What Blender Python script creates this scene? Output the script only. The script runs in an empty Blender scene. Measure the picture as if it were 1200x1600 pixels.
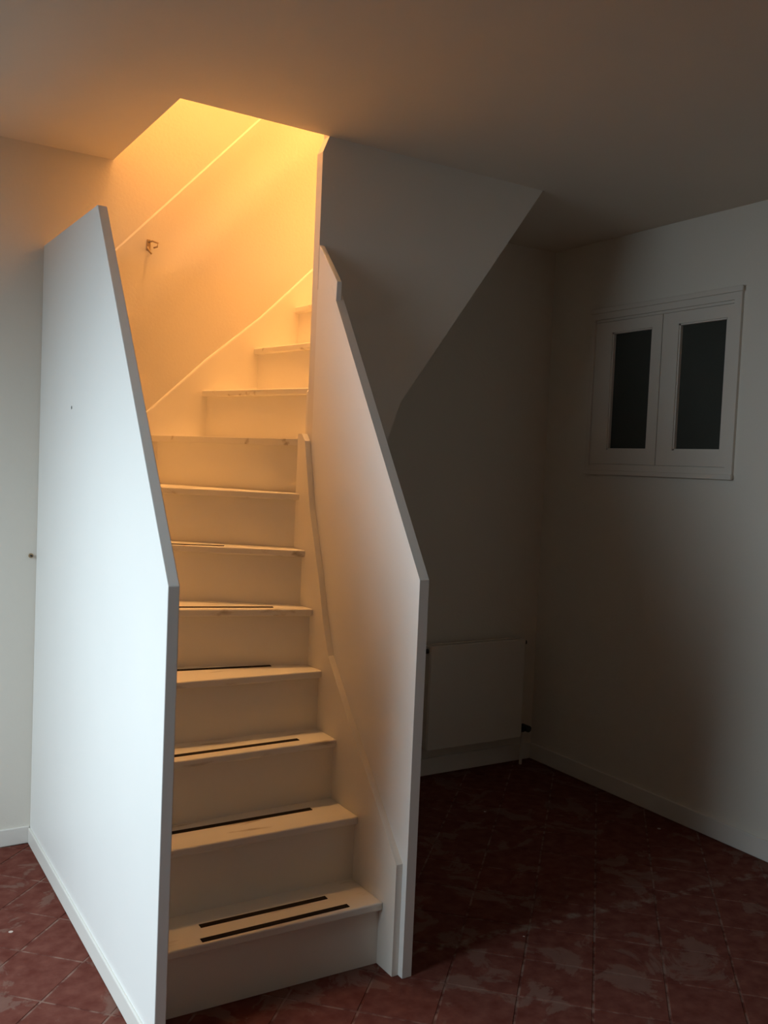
import bpy, bmesh, math, random
from mathutils import Matrix, Vector

# ------------------------------------------------------------------ camera
scn = bpy.context.scene
COL = scn.collection
CAM = Vector((0.0, 0.0, 1.5))
FPX, YAW, PITCH, ROLL = 1447.8, 0.557469, -0.0498874, -0.0429175
fw = Vector((math.sin(YAW) * math.cos(PITCH), math.cos(YAW) * math.cos(PITCH), math.sin(PITCH)))
rt0 = Vector((math.cos(YAW), -math.sin(YAW), 0))
dn0 = fw.cross(rt0)
rt = math.cos(ROLL) * rt0 + math.sin(ROLL) * dn0
dn = -math.sin(ROLL) * rt0 + math.cos(ROLL) * dn0
cam = bpy.data.cameras.new('camera')
cam.sensor_fit = 'VERTICAL'
cam.sensor_height = 36.0
cam.sensor_width = 27.0
cam.lens = FPX / 1600 * 36.0
cam.clip_start = 0.02
co = bpy.data.objects.new('camera', cam)
COL.objects.link(co)
co.matrix_world = Matrix(((rt.x, -dn.x, -fw.x, CAM.x), (rt.y, -dn.y, -fw.y, CAM.y),
                          (rt.z, -dn.z, -fw.z, CAM.z), (0, 0, 0, 1)))
scn.camera = co

# ------------------------------------------------------------------ world, light, exposure
w = bpy.data.worlds.new('world')
scn.world = w
w.use_nodes = True
w.node_tree.nodes['Background'].inputs[0].default_value = (0.55, 0.68, 0.85, 1)
w.node_tree.nodes['Background'].inputs[1].default_value = 0.15

def light(name, typ, loc, power, color, rot=(0, 0, 0), **k):
    d = bpy.data.lights.new(name, typ)
    d.energy = power
    d.color = color
    for a, v in k.items():
        setattr(d, a, v)
    o = bpy.data.objects.new(name, d)
    COL.objects.link(o)
    o.location = loc
    o.rotation_euler = rot
    return o

# daylight entering by the window of the left wall (soft sky light, slightly downward)
WX, WY0, WY1, WZ0, WZ1 = -1.2, 1.55, 3.0, 0.40, 2.45
light('window_daylight', 'AREA', (WX - 0.14, (WY0 + WY1) / 2, (WZ0 + WZ1) / 2 + 0.1), 33, (0.79, 0.96, 1.06),
      (0, math.radians(-90 + 35), 0), shape='RECTANGLE', size=WZ1 - WZ0, size_y=WY1 - WY0, spread=math.radians(110))
# warm lamp lighting the upstairs landing
light('landing_lamp', 'POINT', (1.5, 3.36, 5.1), 198, (1.0, 0.505, 0.17), shadow_soft_size=0.18)

scn.view_settings.view_transform = 'Standard'
scn.view_settings.look = 'None'
scn.view_settings.gamma = 1.0
scn.view_settings.use_curve_mapping = False
scn.view_settings.exposure = 0.0
scn.cycles.max_bounces = 16
scn.cycles.diffuse_bounces = 12

# ------------------------------------------------------------------ materials
def nodes(name):
    m = bpy.data.materials.new(name)
    m.use_nodes = True
    nt = m.node_tree
    return m, nt, nt.nodes['Principled BSDF'], nt.nodes, nt.links

def paint(name, col, rough=0.55, bump=0.15, scale=60, var=0.04, spec=0.35):
    m, nt, b, N, L = nodes(name)
    g = N.new('ShaderNodeNewGeometry')
    n1 = N.new('ShaderNodeTexNoise'); n1.inputs['Scale'].default_value = 2.3; n1.inputs['Detail'].default_value = 5
    L.new(g.outputs['Position'], n1.inputs['Vector'])
    r = N.new('ShaderNodeMapRange')
    r.inputs['To Min'].default_value = 1 - var; r.inputs['To Max'].default_value = 1 + var
    L.new(n1.outputs['Fac'], r.inputs['Value'])
    mx = N.new('ShaderNodeVectorMath'); mx.operation = 'SCALE'
    mx.inputs[0].default_value = col
    L.new(r.outputs['Result'], mx.inputs['Scale'])
    L.new(mx.outputs['Vector'], b.inputs['Base Color'])
    n2 = N.new('ShaderNodeTexNoise'); n2.inputs['Scale'].default_value = scale; n2.inputs['Detail'].default_value = 4
    L.new(g.outputs['Position'], n2.inputs['Vector'])
    bp = N.new('ShaderNodeBump'); bp.inputs['Strength'].default_value = bump; bp.inputs['Distance'].default_value = 0.003
    L.new(n2.outputs['Fac'], bp.inputs['Height'])
    L.new(bp.outputs['Normal'], b.inputs['Normal'])
    b.inputs['Roughness'].default_value = rough
    b.inputs['Specular IOR Level'].default_value = spec
    return m

M_WALL = paint('wall_paint', (0.76, 0.72, 0.645), 0.8, 0.25, 90, 0.03, 0.15)
M_BACK = paint('dark_wall_paint', (0.76, 0.67, 0.52), 0.8, 0.2, 90, 0.05, 0.15)
M_CEIL = paint('ceiling_paint', (0.75, 0.69, 0.60), 0.9, 0.1, 70, 0.03, 0.1)
M_PANEL = paint('panel_paint', (0.88, 0.87, 0.84), 0.42, 0.06, 18, 0.03, 0.4)
M_PANEL2 = paint('flight_panel_paint', (0.80, 0.77, 0.71), 0.5, 0.1, 40, 0.03, 0.3)
M_WOOD = paint('white_painted_wood', (0.87, 0.84, 0.77), 0.38, 0.12, 30, 0.06, 0.45)
M_WIN = paint('window_paint', (0.72, 0.67, 0.60), 0.6, 0.1, 40, 0.03, 0.2)
M_TRIM = paint('trim_paint', (0.77, 0.74, 0.69), 0.45, 0.08, 40, 0.03, 0.4)
M_RAD = paint('radiator_enamel', (0.68, 0.64, 0.57), 0.35, 0.02, 30, 0.02, 0.5)
M_DARK = paint('dark_valve', (0.05, 0.045, 0.04), 0.5, 0.05, 50, 0.1)
M_METAL = paint('aged_hook', (0.42, 0.30, 0.17), 0.45, 0.05, 50, 0.1)
M_TAPE = paint('grip_tape', (0.022, 0.014, 0.008), 0.85, 0.5, 500, 0.2, 0.2)

def tread_mat():
    # white painted wood, paint rubbed off in a few patches
    m, nt, b, N, L = nodes('worn_tread_paint')
    g = N.new('ShaderNodeNewGeometry')
    mp = N.new('ShaderNodeMapping'); mp.inputs['Scale'].default_value = (5, 26, 26)
    L.new(g.outputs['Position'], mp.inputs['Vector'])
    n = N.new('ShaderNodeTexNoise'); n.inputs['Scale'].default_value = 1.0; n.inputs['Detail'].default_value = 7
    L.new(mp.outputs['Vector'], n.inputs['Vector'])
    cr = N.new('ShaderNodeValToRGB')
    cr.color_ramp.elements[0].position = 0.60; cr.color_ramp.elements[0].color = (0.86, 0.83, 0.75, 1)
    cr.color_ramp.elements[1].position = 0.72; cr.color_ramp.elements[1].color = (0.52, 0.44, 0.33, 1)
    L.new(n.outputs['Fac'], cr.inputs['Fac'])
    L.new(cr.outputs['Color'], b.inputs['Base Color'])
    b.inputs['Roughness'].default_value = 0.4
    bp = N.new('ShaderNodeBump'); bp.inputs['Strength'].default_value = 0.15; bp.inputs['Distance'].default_value = 0.002
    L.new(n.outputs['Fac'], bp.inputs['Height']); L.new(bp.outputs['Normal'], b.inputs['Normal'])
    return m
M_TREAD = tread_mat()

def tile_mat(name, grout=False):
    m, nt, b, N, L = nodes(name)
    g = N.new('ShaderNodeNewGeometry')
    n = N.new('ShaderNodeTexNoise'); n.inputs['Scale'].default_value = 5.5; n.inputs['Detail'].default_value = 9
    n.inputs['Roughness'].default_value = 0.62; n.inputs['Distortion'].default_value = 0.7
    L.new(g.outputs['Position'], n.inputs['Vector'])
    n3 = N.new('ShaderNodeTexNoise'); n3.inputs['Scale'].default_value = 22; n3.inputs['Detail'].default_value = 6
    L.new(g.outputs['Position'], n3.inputs['Vector'])
    base = N.new('ShaderNodeValToRGB')
    e = base.color_ramp.elements
    e[0].position = 0.42 if grout else 0.3; e[0].color = (0.118, 0.032, 0.023, 1) if not grout else (0.12, 0.038, 0.028, 1)
    e[1].position = 0.60 if grout else 0.72; e[1].color = (0.18, 0.064, 0.047, 1) if not grout else (0.25, 0.145, 0.115, 1)
    L.new(n3.outputs['Fac'], base.inputs['Fac'])
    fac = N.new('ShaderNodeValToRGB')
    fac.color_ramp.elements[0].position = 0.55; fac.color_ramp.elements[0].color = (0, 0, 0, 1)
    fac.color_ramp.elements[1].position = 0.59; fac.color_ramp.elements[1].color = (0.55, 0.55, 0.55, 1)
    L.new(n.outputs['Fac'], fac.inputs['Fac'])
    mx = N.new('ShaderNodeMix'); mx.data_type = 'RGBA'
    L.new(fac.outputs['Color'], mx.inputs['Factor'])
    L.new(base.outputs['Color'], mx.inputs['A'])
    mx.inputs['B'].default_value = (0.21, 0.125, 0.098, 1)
    # small flecks of white paint dropped on the tiles
    v = N.new('ShaderNodeTexVoronoi'); v.inputs['Scale'].default_value = 9.0
    L.new(g.outputs['Position'], v.inputs['Vector'])
    lt = N.new('ShaderNodeMath'); lt.operation = 'LESS_THAN'; lt.inputs[1].default_value = 0.0
    sc = N.new('ShaderNodeSeparateColor'); L.new(v.outputs['Color'], sc.inputs['Color'])
    rr = N.new('ShaderNodeMapRange'); rr.inputs['From Min'].default_value = 0.72; rr.inputs['From Max'].default_value = 1.0
    rr.inputs['To Min'].default_value = 0.0; rr.inputs['To Max'].default_value = 0.075
    L.new(sc.outputs['Red'], rr.inputs['Value'])
    sb = N.new('ShaderNodeMath'); sb.operation = 'SUBTRACT'
    L.new(v.outputs['Distance'], sb.inputs[0]); L.new(rr.outputs['Result'], sb.inputs[1])
    L.new(sb.outputs['Value'], lt.inputs[0])
    mx2 = N.new('ShaderNodeMix'); mx2.data_type = 'RGBA'
    L.new(lt.outputs['Value'], mx2.inputs['Factor'])
    L.new(mx.outputs['Result'], mx2.inputs['A']); mx2.inputs['B'].default_value = (0.55, 0.45, 0.40, 1)
    # pale mortar streak left on the tiles where an old partition stood (a line along x near y = 2.2)
    sp = N.new('ShaderNodeSeparateXYZ'); L.new(g.outputs['Position'], sp.inputs['Vector'])
    wob = N.new('ShaderNodeMath'); wob.operation = 'MULTIPLY_ADD'
    L.new(n.outputs['Fac'], wob.inputs[0]); wob.inputs[1].default_value = 0.07
    yl = N.new('ShaderNodeMath'); yl.operation = 'MULTIPLY_ADD'          # y + 0.09 x
    L.new(sp.outputs['X'], yl.inputs[0]); yl.inputs[1].default_value = 0.09; L.new(sp.outputs['Y'], yl.inputs[2])
    L.new(yl.outputs['Value'], wob.inputs[2])
    d = N.new('ShaderNodeMath'); d.operation = 'SUBTRACT'; L.new(wob.outputs['Value'], d.inputs[0]); d.inputs[1].default_value = 2.47
    ab = N.new('ShaderNodeMath'); ab.operation = 'ABSOLUTE'; L.new(d.outputs['Value'], ab.inputs[0])
    st = N.new('ShaderNodeMapRange'); st.inputs['From Min'].default_value = 0.022; st.inputs['From Max'].default_value = 0.010
    st.inputs['To Max'].default_value = 1.0
    L.new(ab.outputs['Value'], st.inputs['Value'])
    gx = N.new('ShaderNodeMath'); gx.operation = 'GREATER_THAN'; L.new(sp.outputs['X'], gx.inputs[0]); gx.inputs[1].default_value = 1.55
    ml = N.new('ShaderNodeMath'); ml.operation = 'MULTIPLY'; L.new(st.outputs['Result'], ml.inputs[0]); L.new(gx.outputs['Value'], ml.inputs[1])
    mx3 = N.new('ShaderNodeMix'); mx3.data_type = 'RGBA'
    brk = N.new('ShaderNodeMapRange'); brk.inputs['From Min'].default_value = 0.44; brk.inputs['From Max'].default_value = 0.66
    brk.inputs['To Max'].default_value = 0.75
    L.new(n3.outputs['Fac'], brk.inputs['Value'])
    ml2 = N.new('ShaderNodeMath'); ml2.operation = 'MULTIPLY'
    L.new(ml.outputs['Value'], ml2.inputs[0]); L.new(brk.outputs['Result'], ml2.inputs[1])
    L.new(ml2.outputs['Value'], mx3.inputs['Factor'])
    L.new(mx2.outputs['Result'], mx3.inputs['A']); mx3.inputs['B'].default_value = (0.26, 0.19, 0.15, 1)
    L.new(mx3.outputs['Result'], b.inputs['Base Color'])
    b.inputs['Roughness'].default_value = 0.8
    b.inputs['Specular IOR Level'].default_value = 0.05
    bp = N.new('ShaderNodeBump'); bp.inputs['Strength'].default_value = 0.3; bp.inputs['Distance'].default_value = 0.003
    L.new(n3.outputs['Fac'], bp.inputs['Height']); L.new(bp.outputs['Normal'], b.inputs['Normal'])
    return m
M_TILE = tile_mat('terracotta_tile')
M_GROUT = tile_mat('tile_mortar', True)

def glass_mat():
    m, nt, b, N, L = nodes('dark_window_glass')
    g = N.new('ShaderNodeNewGeometry')
    n = N.new('ShaderNodeTexNoise'); n.inputs['Scale'].default_value = 3
    L.new(g.outputs['Position'], n.inputs['Vector'])
    cr = N.new('ShaderNodeValToRGB')
    cr.color_ramp.elements[0].color = (0.050, 0.052, 0.045, 1); cr.color_ramp.elements[1].color = (0.070, 0.075, 0.066, 1)
    L.new(n.outputs['Fac'], cr.inputs['Fac']); L.new(cr.outputs['Color'], b.inputs['Base Color'])
    b.inputs['Roughness'].default_value = 0.3
    b.inputs['Specular IOR Level'].default_value = 0.12
    return m
M_GLASS = glass_mat()

# ------------------------------------------------------------------ helpers
def link(name, bm, mat, parent=None, bevel=0.0, segs=2, smooth=False):
    if bevel:
        bmesh.ops.remove_doubles(bm, verts=bm.verts, dist=1e-5)
        es = [e for e in bm.edges if len(e.link_faces) == 2 and e.calc_face_angle(0) > 0.5]
        bmesh.ops.bevel(bm, geom=es, offset=bevel, segments=segs, affect='EDGES', profile=0.5, clamp_overlap=True)
    bmesh.ops.recalc_face_normals(bm, faces=bm.faces)
    me = bpy.data.meshes.new(name)
    bm.to_mesh(me); bm.free()
    if mat: me.materials.append(mat)
    if smooth:
        for p in me.polygons: p.use_smooth = True
    o = bpy.data.objects.new(name, me)
    COL.objects.link(o)
    if parent: o.parent = parent
    return o

def box(bm, x0, x1, y0, y1, z0, z1):
    vs = [bm.verts.new((x, y, z)) for x in (x0, x1) for y in (y0, y1) for z in (z0, z1)]
    for f in ((0, 1, 3, 2), (4, 6, 7, 5), (0, 4, 5, 1), (2, 3, 7, 6), (0, 2, 6, 4), (1, 5, 7, 3)):
        bm.faces.new([vs[i] for i in f])
    return bm

def boxes(*bs):
    bm = bmesh.new()
    for b in bs: box(bm, *b)
    return bm

def prism(poly, axis, lo, hi, bm=None):
    """extrude a 2D polygon: axis 0 -> poly in (y,z), 1 -> (x,z), 2 -> (x,y)"""
    bm = bm or bmesh.new()
    def P(a, b, c):
        return (c, a, b) if axis == 0 else (a, c, b) if axis == 1 else (a, b, c)
    A = [bm.verts.new(P(a, b, lo)) for a, b in poly]
    B = [bm.verts.new(P(a, b, hi)) for a, b in poly]
    bm.faces.new(A); bm.faces.new(B[::-1])
    n = len(poly)
    for i in range(n):
        bm.faces.new((A[i], B[i], B[(i + 1) % n], A[(i + 1) % n]))
    return bm

def tube(bm, pts, r, seg=10):
    pts = [Vector(p) for p in pts]
    rings = []
    for i, p in enumerate(pts):
        t = (pts[min(i + 1, len(pts) - 1)] - pts[max(i - 1, 0)]).normalized()
        u = t.cross(Vector((0.3, 0.5, 0.81)))
        u.normalize(); v = t.cross(u)
        rings.append([bm.verts.new(p + r * (math.cos(a) * u + math.sin(a) * v))
                      for a in [2 * math.pi * k / seg for k in range(seg)]])
    for a, b in zip(rings, rings[1:]):
        for k in range(seg):
            bm.faces.new((a[k], a[(k + 1) % seg], b[(k + 1) % seg], b[k]))
    bm.faces.new(rings[0][::-1]); bm.faces.new(rings[-1])
    return bm

def structure(o, label=None):
    o['kind'] = 'structure'
    if label: o['label'] = label
    return o

def thing(name, label, cat, loc=(0, 0, 0), group=None):
    o = bpy.data.objects.new(name, None)
    COL.objects.link(o)
    o.empty_display_size = 0.1
    o['label'] = label; o['category'] = cat
    if group: o['group'] = group
    return o

# ------------------------------------------------------------------ room shell
XR, YB, ZC = 3.247, 3.651, 2.627          # right wall, back wall, ceiling
XW, YF = WX, -2.0                         # left wall, wall behind the camera
HX0, HX1, HY0 = 0.984, 2.50, 2.895        # stair opening in the ceiling
ZU = 2.94                                 # upper floor level
ZT = 5.5                                 # ceiling of the upper storey

floor = structure(link('floor', boxes((XW - .2, XR + .2, YF - .2, YB + .2, -0.2, -0.0022)), M_GROUT),
                  'terracotta tile floor laid on the diagonal')

structure(link('ceiling', boxes((XW - .2, HX0, YF - .2, YB, ZC, ZU), (HX0, HX1, YF - .2, HY0, ZC, ZU),
                                (HX1, XR + .2, YF - .2, YB, ZC, ZU)), M_CEIL), 'white painted ceiling with stair opening')
wall_back = structure(link('wall_back', boxes((XW - .2, XR + 1.4, YB, YB + .2, -0.2, ZT)), M_WALL), 'white back wall')
W1 = (2.53, 3.325, 1.545, 2.245)          # opening of the small window (y0,y1,z0,z1)
structure(link('wall_right', boxes((XR, XR + .2, YF - .2, W1[0], -.2, ZC), (XR, XR + .2, W1[1], YB, -.2, ZC),
                                   (XR, XR + .2, W1[0], W1[1], -.2, W1[2]), (XR, XR + .2, W1[0], W1[1], W1[3], ZC),
                                   (XR + .05, XR + .2, W1[0], W1[1], W1[2], W1[3])), M_WALL), 'white right wall')
structure(link('wall_left', boxes((XW - .2, XW, YF - .2, WY0, -.2, ZC), (XW - .2, XW, WY1, YB, -.2, ZC),
                                  (XW - .2, XW, WY0, WY1, -.2, WZ0), (XW - .2, XW, WY0, WY1, WZ1, ZC)), M_WALL), 'white left wall')
structure(link('wall_front', boxes((XW - .2, XR + .2, YF - .2, YF, -.2, ZC)), M_BACK), 'pale wall behind the viewer')
# upper storey: landing walls and ceiling
structure(link('wall_upper_left', boxes((0.34, 0.54, 1.5, YB, ZU, ZT)), M_WALL), 'white wall of the upper landing')
structure(link('wall_upper_front', boxes((0.34, XR + 1.4, 1.3, 1.5, ZU, ZT)), M_WALL), 'white wall of the upper landing')
structure(link('wall_upper_right', boxes((XR + 1.2, XR + 1.4, 1.5, YB, ZU, ZT)), M_WALL), 'white wall of the upper landing')
structure(link('ceiling_upper', boxes((0.34, XR + 1.4, 1.3, YB + .2, ZT, ZT + .15)), M_CEIL), 'white ceiling of the upper landing')
structure(link('floor_upper', boxes((XR + .2, XR + 1.4, 1.3, YB, ZU - .25, ZU)), M_WOOD), 'floor of the upper landing')

# baseboards
def bboard(name, b, lab):
    return structure(link(name, boxes(b), M_TRIM, bevel=0.003), lab)
bboard('baseboard_back', (1.62, XR - .012, YB - .012, YB, 0, .085), 'white baseboard under the radiator')
bboard('baseboard_left', (XW, 0.735, YB - .008, YB, 0, .066), 'white baseboard left of the stairs')
bboard('baseboard_right', (XR - .012, XR, YF, YB, 0, .082), 'white baseboard of the right wall')

# small two-sash window in the right wall
def window_small():
    y0, y1, z0, z1 = W1
    bm = bmesh.new()
    oy0, oy1, oz0, oz1 = 2.494, 3.350, 1.506, 2.293
    x0, x1 = XR - .014, XR
    box(bm, x0, x1, oy0, oy1, z1, oz1); box(bm, x0, x1, oy0, oy1, oz0, z0)
    box(bm, x0, x1, oy0, y0, z0, z1); box(bm, x0, x1, y1, oy1, z0, z1)
    root = structure(link('window_1', bm, M_WIN), 'small white two-sash window with dark panes')
    b2 = boxes((XR - .022, XR - .012, oy0 - .006, oy1 + .006, oz1 - .018, oz1 + .006))
    link('drip_moulding', b2, M_WIN, root, bevel=.003)
    link('window_sill', boxes((XR - .024, XR - .012, oy0 - .004, oy1 + .004, oz0 - .004, oz0 + .018)), M_WIN, root, bevel=.003)
    link('frame', boxes((XR - .004, XR + .02, y0, y1, z1 - .012, z1), (XR - .004, XR + .02, y0, y1, z0, z0 + .008)), M_WIN, root)
    for (a, b, p0, p1) in ((y0 + .002, 2.909, 2.566, 2.820), (2.913, y1 - .002, 2.971, 3.217)):
        za, zb, q0, q1 = z0 + .009, z1 - .014, 1.622, 2.178
        x0, x1 = XR - .006, XR + .028
        s = link('sash', boxes((x0, x1, a, p0, za, zb), (x0, x1, p1, b, za, zb),
                               (x0, x1, p0, p1, q1, zb), (x0, x1, p0, p1, za, q0)), M_WIN, root)
        # moulding round the pane, then the pane itself set back
        m = 0.007
        link('glazing_bead', boxes((XR + .000, XR + .02, p0, p0 + m, q0, q1), (XR + .000, XR + .02, p1 - m, p1, q0, q1),
                                   (XR + .000, XR + .02, p0, p1, q1 - m, q1), (XR + .000, XR + .02, p0, p1, q0, q0 + m)), M_WIN, s)
        g = link('pane', boxes((XR + .014, XR + .018, p0, p1, q0, q1)), M_GLASS, s)
        g['label'] = 'dark unlit glass pane'
window_small()

# daylight window of the left wall (outside the picture)
def window_day():
    t = .05
    root = structure(link('window_2', boxes((XW - .12, XW - .06, WY0, WY0 + t, WZ0, WZ1), (XW - .12, XW - .06, WY1 - t, WY1, WZ0, WZ1),
                          (XW - .12, XW - .06, WY0, WY1, WZ0, WZ0 + t), (XW - .12, XW - .06, WY0, WY1, WZ1 - t, WZ1)), M_TRIM, bevel=.004),
                     'white window letting in the daylight')
    c = (WY0 + WY1) / 2
    link('mullion', boxes((XW - .12, XW - .06, c - .03, c + .03, WZ0 + t, WZ1 - t)), M_TRIM, root)
window_day()

# floor tiles: 20 cm squares laid at 45 degrees
def tiles():
    rnd = random.Random(4)
    p = 0.21; h = 0.1015
    s2 = math.sqrt(2)
    # joint families: x+y = 4.0 - 0.297 k ; x-y = -2.59 + 0.297 k
    bm = bmesh.new(); box(bm, -h, h, -h, h, -0.0022, 0.0)
    for e in bm.edges: pass
    top = [e for e in bm.edges if all(v.co.z > -0.001 for v in e.verts)]
    bmesh.ops.bevel(bm, geom=top, offset=0.0012, segments=1, affect='EDGES')
    bmesh.ops.recalc_face_normals(bm, faces=bm.faces)
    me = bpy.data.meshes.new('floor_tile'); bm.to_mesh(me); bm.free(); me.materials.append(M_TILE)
    R2 = [(c.co.x) for c in me.vertices]
    x0, x1, y0, y1 = XW + .002, XR - .014, YF + .002, YB - .014
    def clip(poly):
        for ax, val, sg in ((0, x0, 1), (0, x1, -1), (1, y0, 1), (1, y1, -1)):
            out = []
            for i in range(len(poly)):
                a, b = poly[i], poly[(i + 1) % len(poly)]
                da, db = sg * (a[ax] - val), sg * (b[ax] - val)
                if da >= 0: out.append(a)
                if (da >= 0) != (db >= 0):
                    t = da / (da - db)
                    out.append((a[0] + t * (b[0] - a[0]), a[1] + t * (b[1] - a[1])))
            poly = out
            if not poly: return poly
        return poly
    def seen(x, y):
        if 0.78 < x < 1.6 and y > 2.35: return False
        d = Vector((x, y, 0)) - CAM
        z = d.dot(fw)
        if z < .3: return False
        u, v = 600 + FPX * d.dot(rt) / z, 800 + FPX * d.dot(dn) / z
        return -60 < u < 1260 and v < 1700
    rest = bmesh.new()
    for i in range(-40, 41):
        for j in range(-40, 41):
            s = 4.0 + p * s2 * (i + .5); d = -2.59 + p * s2 * (j + .5)
            cx, cy = (s + d) / 2, (s - d) / 2
            r = h * s2
            if cx < x0 - r or cx > x1 + r or cy < y0 - r or cy > y1 + r: continue
            full = [(cx + r, cy), (cx, cy + r), (cx - r, cy), (cx, cy - r)]
            inside = cx - r >= x0 and cx + r <= x1 and cy - r >= y0 and cy + r <= y1
            dz = rnd.uniform(-0.0008, 0.0)
            vis = seen(cx, cy)
            if vis and inside:
                o = bpy.data.objects.new('floor_tile', me); COL.objects.link(o)
                o.location = (cx, cy, dz); o.rotation_euler = (rnd.uniform(-.003, .003), rnd.uniform(-.003, .003), math.pi / 4 + rnd.uniform(-.006, .006))
                o.parent = floor
            else:
                q = full if inside else clip(full)
                if len(q) < 3: continue
                ar = abs(sum(q[k][0] * q[(k + 1) % len(q)][1] - q[(k + 1) % len(q)][0] * q[k][1] for k in range(len(q)))) / 2
                if ar < 0.0004: continue
                if vis:
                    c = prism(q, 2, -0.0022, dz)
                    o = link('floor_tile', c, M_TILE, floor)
                else:
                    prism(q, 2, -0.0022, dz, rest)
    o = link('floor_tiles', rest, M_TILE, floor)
    o['kind'] = 'stuff'
tiles()

# ------------------------------------------------------------------ side panels of the stairs
XL0, XL1 = 0.737, 0.767                   # left panel
panL = thing('stair_side_panel', 'tall white left side panel of the staircase with low baseboard in daylight', 'panel')
link('board', prism([(2.147, 0), (2.147, 1.188), (2.898, 2.252), (YB - .001, 2.262), (YB - .001, 0)], 0, XL0, XL1), M_PANEL, panL, bevel=.002)
link('baseboard', boxes((0.729, 0.7375, 2.150, YB - .009, 0, .060)), M_TRIM, panL, bevel=.003)
link('screw', tube(bmesh.new(), [(0.7365, 3.156, 1.647), (0.7372, 3.156, 1.647)], 0.006, 8), M_DARK, panL)['label'] = 'small dark screw hole'

XI, XO = 1.495, 1.527                     # right panel
panR = thing('stair_side_panel', 'white right panel of the staircase with sloping top, in front of the radiator', 'panel')
link('board', prism([(2.187, 0), (2.187, 1.176), (2.795, 2.100), (2.895, 2.100), (2.895, 0)], 0, XI, XO), M_PANEL, panR)
link('filler_piece', prism([(2.760, 2.040), (2.757, 2.108), (2.8945, 2.254), (2.8945, 2.1)], 0, XI + .0005, XO - .012), M_PANEL, panR, bevel=.0015)

upper = thing('stair_flight_panel', 'white slanted side panel under the ceiling hiding the upper flight', 'panel')
PY0, PY1 = 2.895, 2.936
link('board', prism([(1.495, 0), (1.495, 2.570), (1.518, ZC), (1.518, ZC + .2), (2.497, ZC + .2), (2.497, ZC + .01), (1.854, 1.733), (1.806, 1.589), (1.77, 1.44), (1.77, 0)], 1, PY0, PY1), M_PANEL2, upper)

# ------------------------------------------------------------------ staircase
stairs = thing('staircase', 'white painted winder staircase with dark grip strips on lower treads', 'staircase')
XS = 1.473
Z = [.197, .402, .603, .804, 1.000, 1.195, 1.390, 1.582, 1.775, 1.968, 2.162, 2.356, 2.550, 2.745, 2.940]
YW = 3.630                                # face of the wall string
YI = 2.958                                # face of the inner string of the upper flight
# nosing lines: (left/outer point, right/inner point)
NOSE = [((XL1, 2.293), (XS, 2.274)), ((XL1, 2.446), (XS, 2.436)), ((XL1, 2.592), (XS, 2.593)), ((XL1, 2.742), (XS, 2.713)),
        ((XL1, 2.991), (XS, 2.794)), ((XL1, 3.300), (XS, 2.868)), ((XL1, 3.560), (XS, 2.930)), ((1.160, YW), (XS, 2.960)),
        ((1.362, YW), (1.600, YI)), ((1.584, YW), (1.715, YI)), ((1.766, YW), (1.845, YI)), ((1.965, YW), (1.985, YI)),
        ((2.150, YW), (2.125, YI)), ((2.330, YW), (2.262, YI)), ((2.480, YW), (2.400, YI))]
TT, OV = 0.025, 0.022

def shift(seg, d):
    (ax, ay), (bx, by) = seg
    ux, uy = bx - ax, by - ay
    l = math.hypot(ux, uy); nx, ny = -uy / l, ux / l      # left normal of L->R : points up-flight
    return ((ax + nx * d, ay + ny * d), (bx + nx * d, by + ny * d))

def hit(seg, which):
    """re-project the end of a shifted line to its boundary"""
    return seg

treads = []
for i in range(14):
    L0, R0 = NOSE[i]
    L1, R1 = shift(NOSE[i + 1], OV + .016)
    if NOSE[i + 1][0][1] == YW: L1 = (L1[0], YW)
    else: L1 = (XL1, L1[1])
    if i + 1 <= 7: R1 = (XS, R1[1])
    else: R1 = (R1[0], YI)
    poly = [R0, R1, L1]
    if L0[0] == XL1 and L1[1] == YW: poly.append((XL1, YW))
    poly.append(L0)
    if i == 7: poly = [R0, (XS, YI), R1, L1, L0]
    t = link('tread', prism(poly, 2, Z[i] - TT, Z[i]), M_TREAD, stairs, bevel=.005, segs=3)
    treads.append(t)
for i in range(15):
    a, b = shift(NOSE[i], OV)
    a2, b2 = shift(NOSE[i], OV + .014)
    z0 = 0 if i == 0 else Z[i - 1] - .001
    link('riser', prism([a, b, b2, a2], 2, z0, Z[i] - (TT - .001 if i < 14 else 0)), M_WOOD, stairs)

# strings
top = [(2.21, .335), (2.395, .545), (2.54, .700), (2.674, .862), (2.716, .960), (2.766, 1.117), (2.846, 1.335), (2.905, 1.575), (2.93, 1.60)]
link('inner_string', prism([(2.21, 0)] + top + [(2.960, 1.60), (2.960, 0)], 0, XS, XI - .0004), M_WOOD, stairs)
link('wall_string', prism([(XL1, 1.325), (1.146, 1.682), (1.379, 1.905), (1.614, 2.105), (1.862, 2.352), (2.49, 2.98), (2.49, 2.66), (1.6, 1.4), (XL1, .95)], 1, YW, YB - .001), M_WOOD, stairs, bevel=.007)
link('upper_string', prism([(1.500, 1.45), (1.500, 1.75), (2.40, 3.03), (2.497, 3.03), (2.497, 2.68), (1.854, 1.77), (1.78, 1.45)], 1, PY1, YI), M_WOOD, stairs)
link('soffit', prism([(1.77, 0), (1.77, 1.44), (1.806, 1.589), (1.854, 1.733), (2.497, ZC + .01), (2.497, ZC + .04), (1.835, 1.755), (1.788, 1.592), (1.752, 1.44), (1.752, 0)], 1, PY1, YB - .001), M_WALL, stairs)

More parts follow.
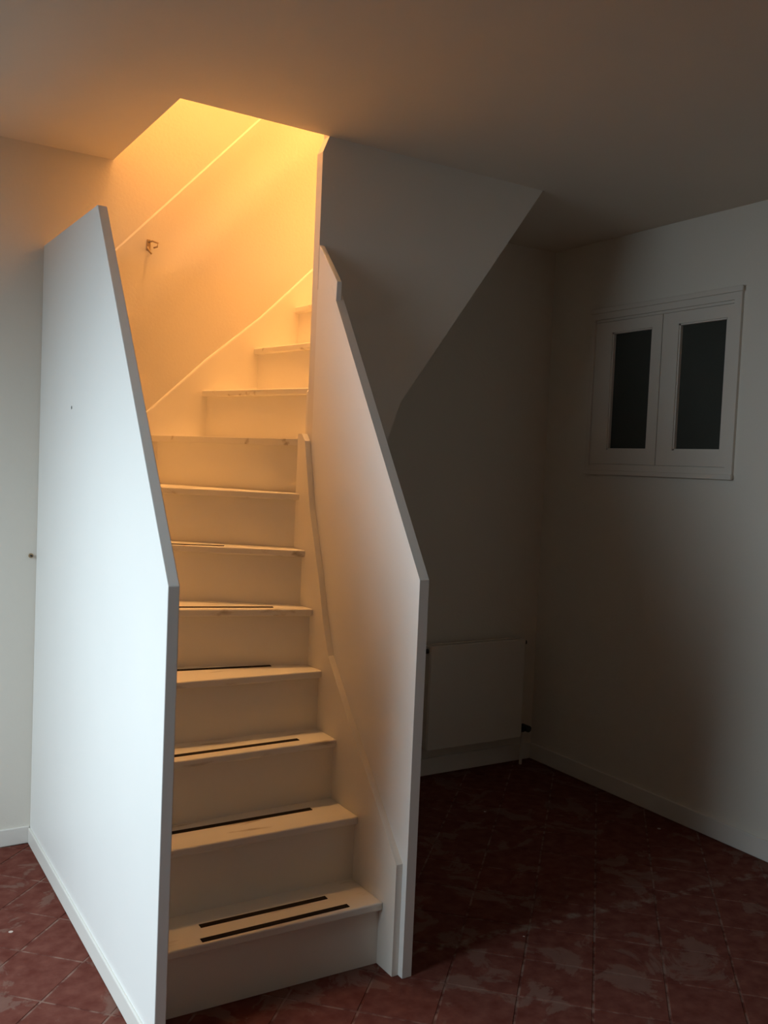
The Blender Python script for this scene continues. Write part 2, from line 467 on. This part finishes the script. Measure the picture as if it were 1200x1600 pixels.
# dark grip strips on the treads
def strip(i, a, b, wd=.019):
    a, b = Vector(a), Vector(b)
    n = (b - a).normalized(); q = Vector((-n.y, n.x)) * wd / 2
    bm = prism([tuple(a - q), tuple(b - q), tuple(b + q), tuple(a + q)], 2, Z[i] + .0001, Z[i] + .0016)
    o = link('grip_strip', bm, M_TAPE, treads[i])
    o['label'] = 'dark brown anti-slip strip'
strip(0, (.940, 2.383), (1.336, 2.377)); strip(0, (.916, 2.308), (1.370, 2.303))
strip(1, (.900, 2.560), (1.368, 2.555))
strip(2, (.900, 2.640), (1.357, 2.642))
strip(3, (.900, 2.905), (1.343, 2.840))
strip(4, (.900, 3.000), (1.357, 2.868))
strip(5, (.900, 3.225), (1.241, 3.040))

# painted panelling of the stairwell wall: its sloping top edge catches the lamp light
def bead():
    # bead moulding with a chamfered upper edge, running parallel to the flight on the back wall
    a, b = Vector((0.900, YB, 2.178)), Vector((3.2, YB, 4.664))
    t = (b - a).normalized(); n = Vector((-t.z, 0, t.x)); o = Vector((0, -1, 0))
    sec = ((0.003, 0), (0.003, .003), (-.003, .009), (-.009, .009), (-.010, 0))
    bm = bmesh.new()
    A = [bm.verts.new(a + n * u + o * v) for u, v in sec]; B = [bm.verts.new(b + n * u + o * v) for u, v in sec]
    bm.faces.new(A); bm.faces.new(B[::-1])
    for k in range(len(sec)):
        bm.faces.new((A[k], B[k], B[(k + 1) % len(sec)], A[(k + 1) % len(sec)]))
    return bm
structure(link('trim_1', bead(), M_WALL),
          'thin sloping moulding on the stairwell wall')

def plaster():
    # uneven old plaster under the moulding: shallow ridges parallel to the flight, raked by the lamp
    F = [(0, -.2), (.08, -1), (.17, 0), (.26, 1), (.33, 0), (.40, -1), (.52, -.3), (.70, .5), (1.2, .3)]
    def f(d):
        for (a, u), (b, v) in zip(F, F[1:]):
            if d <= b:
                t = (d - a) / (b - a); t = t * t * (3 - 2 * t)
                return u + (v - u) * t
        return .3
    q, acc = [], 0.0
    for k in range(1301):
        q.append(acc); acc += f(k * .001) * .001 * .075
    lo = min(q)
    bm = bmesh.new(); cols = []
    nx, nz = 36, 60
    for i in range(nx + 1):
        x = .769 + (2.485 - .769) * i / nx
        zt = 2.265 + 1.081 * (x - .985); zb = 1.63 + .94 * (x - 1.146)
        cols.append([bm.verts.new((x, YB - .0025 - (q[min(1300, int((zt - zb) * j / nz * 1000))] - lo), zt - (zt - zb) * j / nz)) for j in range(nz + 1)])
    for a, b in zip(cols, cols[1:]):
        for j in range(nz):
            bm.faces.new((a[j], a[j + 1], b[j + 1], b[j]))
    return structure(link('stairwell_plaster', bm, M_WALL, smooth=True), 'uneven plaster of the stairwell wall')
plaster()

# ------------------------------------------------------------------ radiator
def radiator():
    r = thing('radiator', 'low white flat panel radiator on back wall under the stairs', 'radiator')
    x0, x1, z0, z1, yf = 2.512, 3.095, .150, .655, 3.555
    link('front_panel', boxes((x0, x1, yf, yf + .014, z0, z1)), M_RAD, r, bevel=.005)
    link('rear_panel', boxes((x0, x1, yf + .05, yf + .062, z0, z1)), M_RAD, r, bevel=.004)
    bm = bmesh.new()
    n = 20
    for k in range(n):
        x = x0 + .015 + (x1 - x0 - .03) * (k + .5) / n
        box(bm, x - .009, x + .009, yf + .0145, yf + .0495, z0 + .03, z1 - .02)
    link('convector_fins', bm, M_RAD, r)
    for xa in (x0 - .004, x1 - .002):
        link('side_cover', boxes((xa, xa + .006, yf + .004, yf + .06, z0 + .01, z1 - .004)), M_RAD, r, bevel=.002)
    v = link('valve', tube(bmesh.new(), [(x1 + .004, yf + .03, z0 + .03), (x1 + .04, yf + .03, z0 + .03)], .014, 14), M_DARK, r)
    v['label'] = 'dark valve at lower corner'
    link('valve_head', tube(bmesh.new(), [(x1 + .03, yf + .028, z0 + .045), (x1 + .03, yf - .022, z0 + .045)], .017, 14), M_DARK, v)
    link('bleed_plug', tube(bmesh.new(), [(x1 + .004, yf + .02, z1 - .02), (x1 + .016, yf + .02, z1 - .02)], .012, 12), M_DARK, r)
    link('bleed_plug', tube(bmesh.new(), [(x0 - .018, yf + .02, z1 - .025), (x0 - .004, yf + .02, z1 - .025)], .012, 12), M_DARK, r)
    link('pipe', tube(bmesh.new(), [(x1 + .03, yf + .03, z0 + .03), (x1 + .03, yf + .03, -.001)], .008, 10), M_RAD, r)
    for xa in (x0 + .1, x1 - .12):
        link('bracket', boxes((xa, xa + .03, yf + .062, YB, z0 + .08, z1 - .08)), M_RAD, r)
radiator()

# ------------------------------------------------------------------ small things
hk = thing('wall_hook', 'small brown wire hook screwed to the warm lit stairwell wall', 'hook')
hx, hz, hy = 1.130, 2.325, YB - .007
link('plate', boxes((hx - .010, hx + .006, hy - .005, hy, hz - .022, hz + .022)), M_METAL, hk, bevel=.002)
link('upper_prong', tube(bmesh.new(), [(hx, hy - .004, hz + .012), (hx + .004, hy - .03, hz + .012), (hx + .022, hy - .045, hz + .004), (hx + .018, hy - .05, hz - .012), (hx + .006, hy - .042, hz - .016)], .0035, 8), M_METAL, hk, smooth=True)
link('lower_prong', tube(bmesh.new(), [(hx - .004, hy - .004, hz - .008), (hx - .012, hy - .025, hz - .016), (hx - .008, hy - .034, hz - .030), (hx + .002, hy - .03, hz - .038)], .0035, 8), M_METAL, hk, smooth=True)

nl = thing('wall_screw', 'tiny grey screw in back wall beside the left stair panel', 'screw')
link('plug', tube(bmesh.new(), [(.717, YB + .001, 1.105), (.717, YB - .004, 1.105)], .009, 10), M_METAL, nl)
link('shank', tube(bmesh.new(), [(.717, YB - .003, 1.105), (.717, YB - .015, 1.105)], .004, 8), M_DARK, nl)
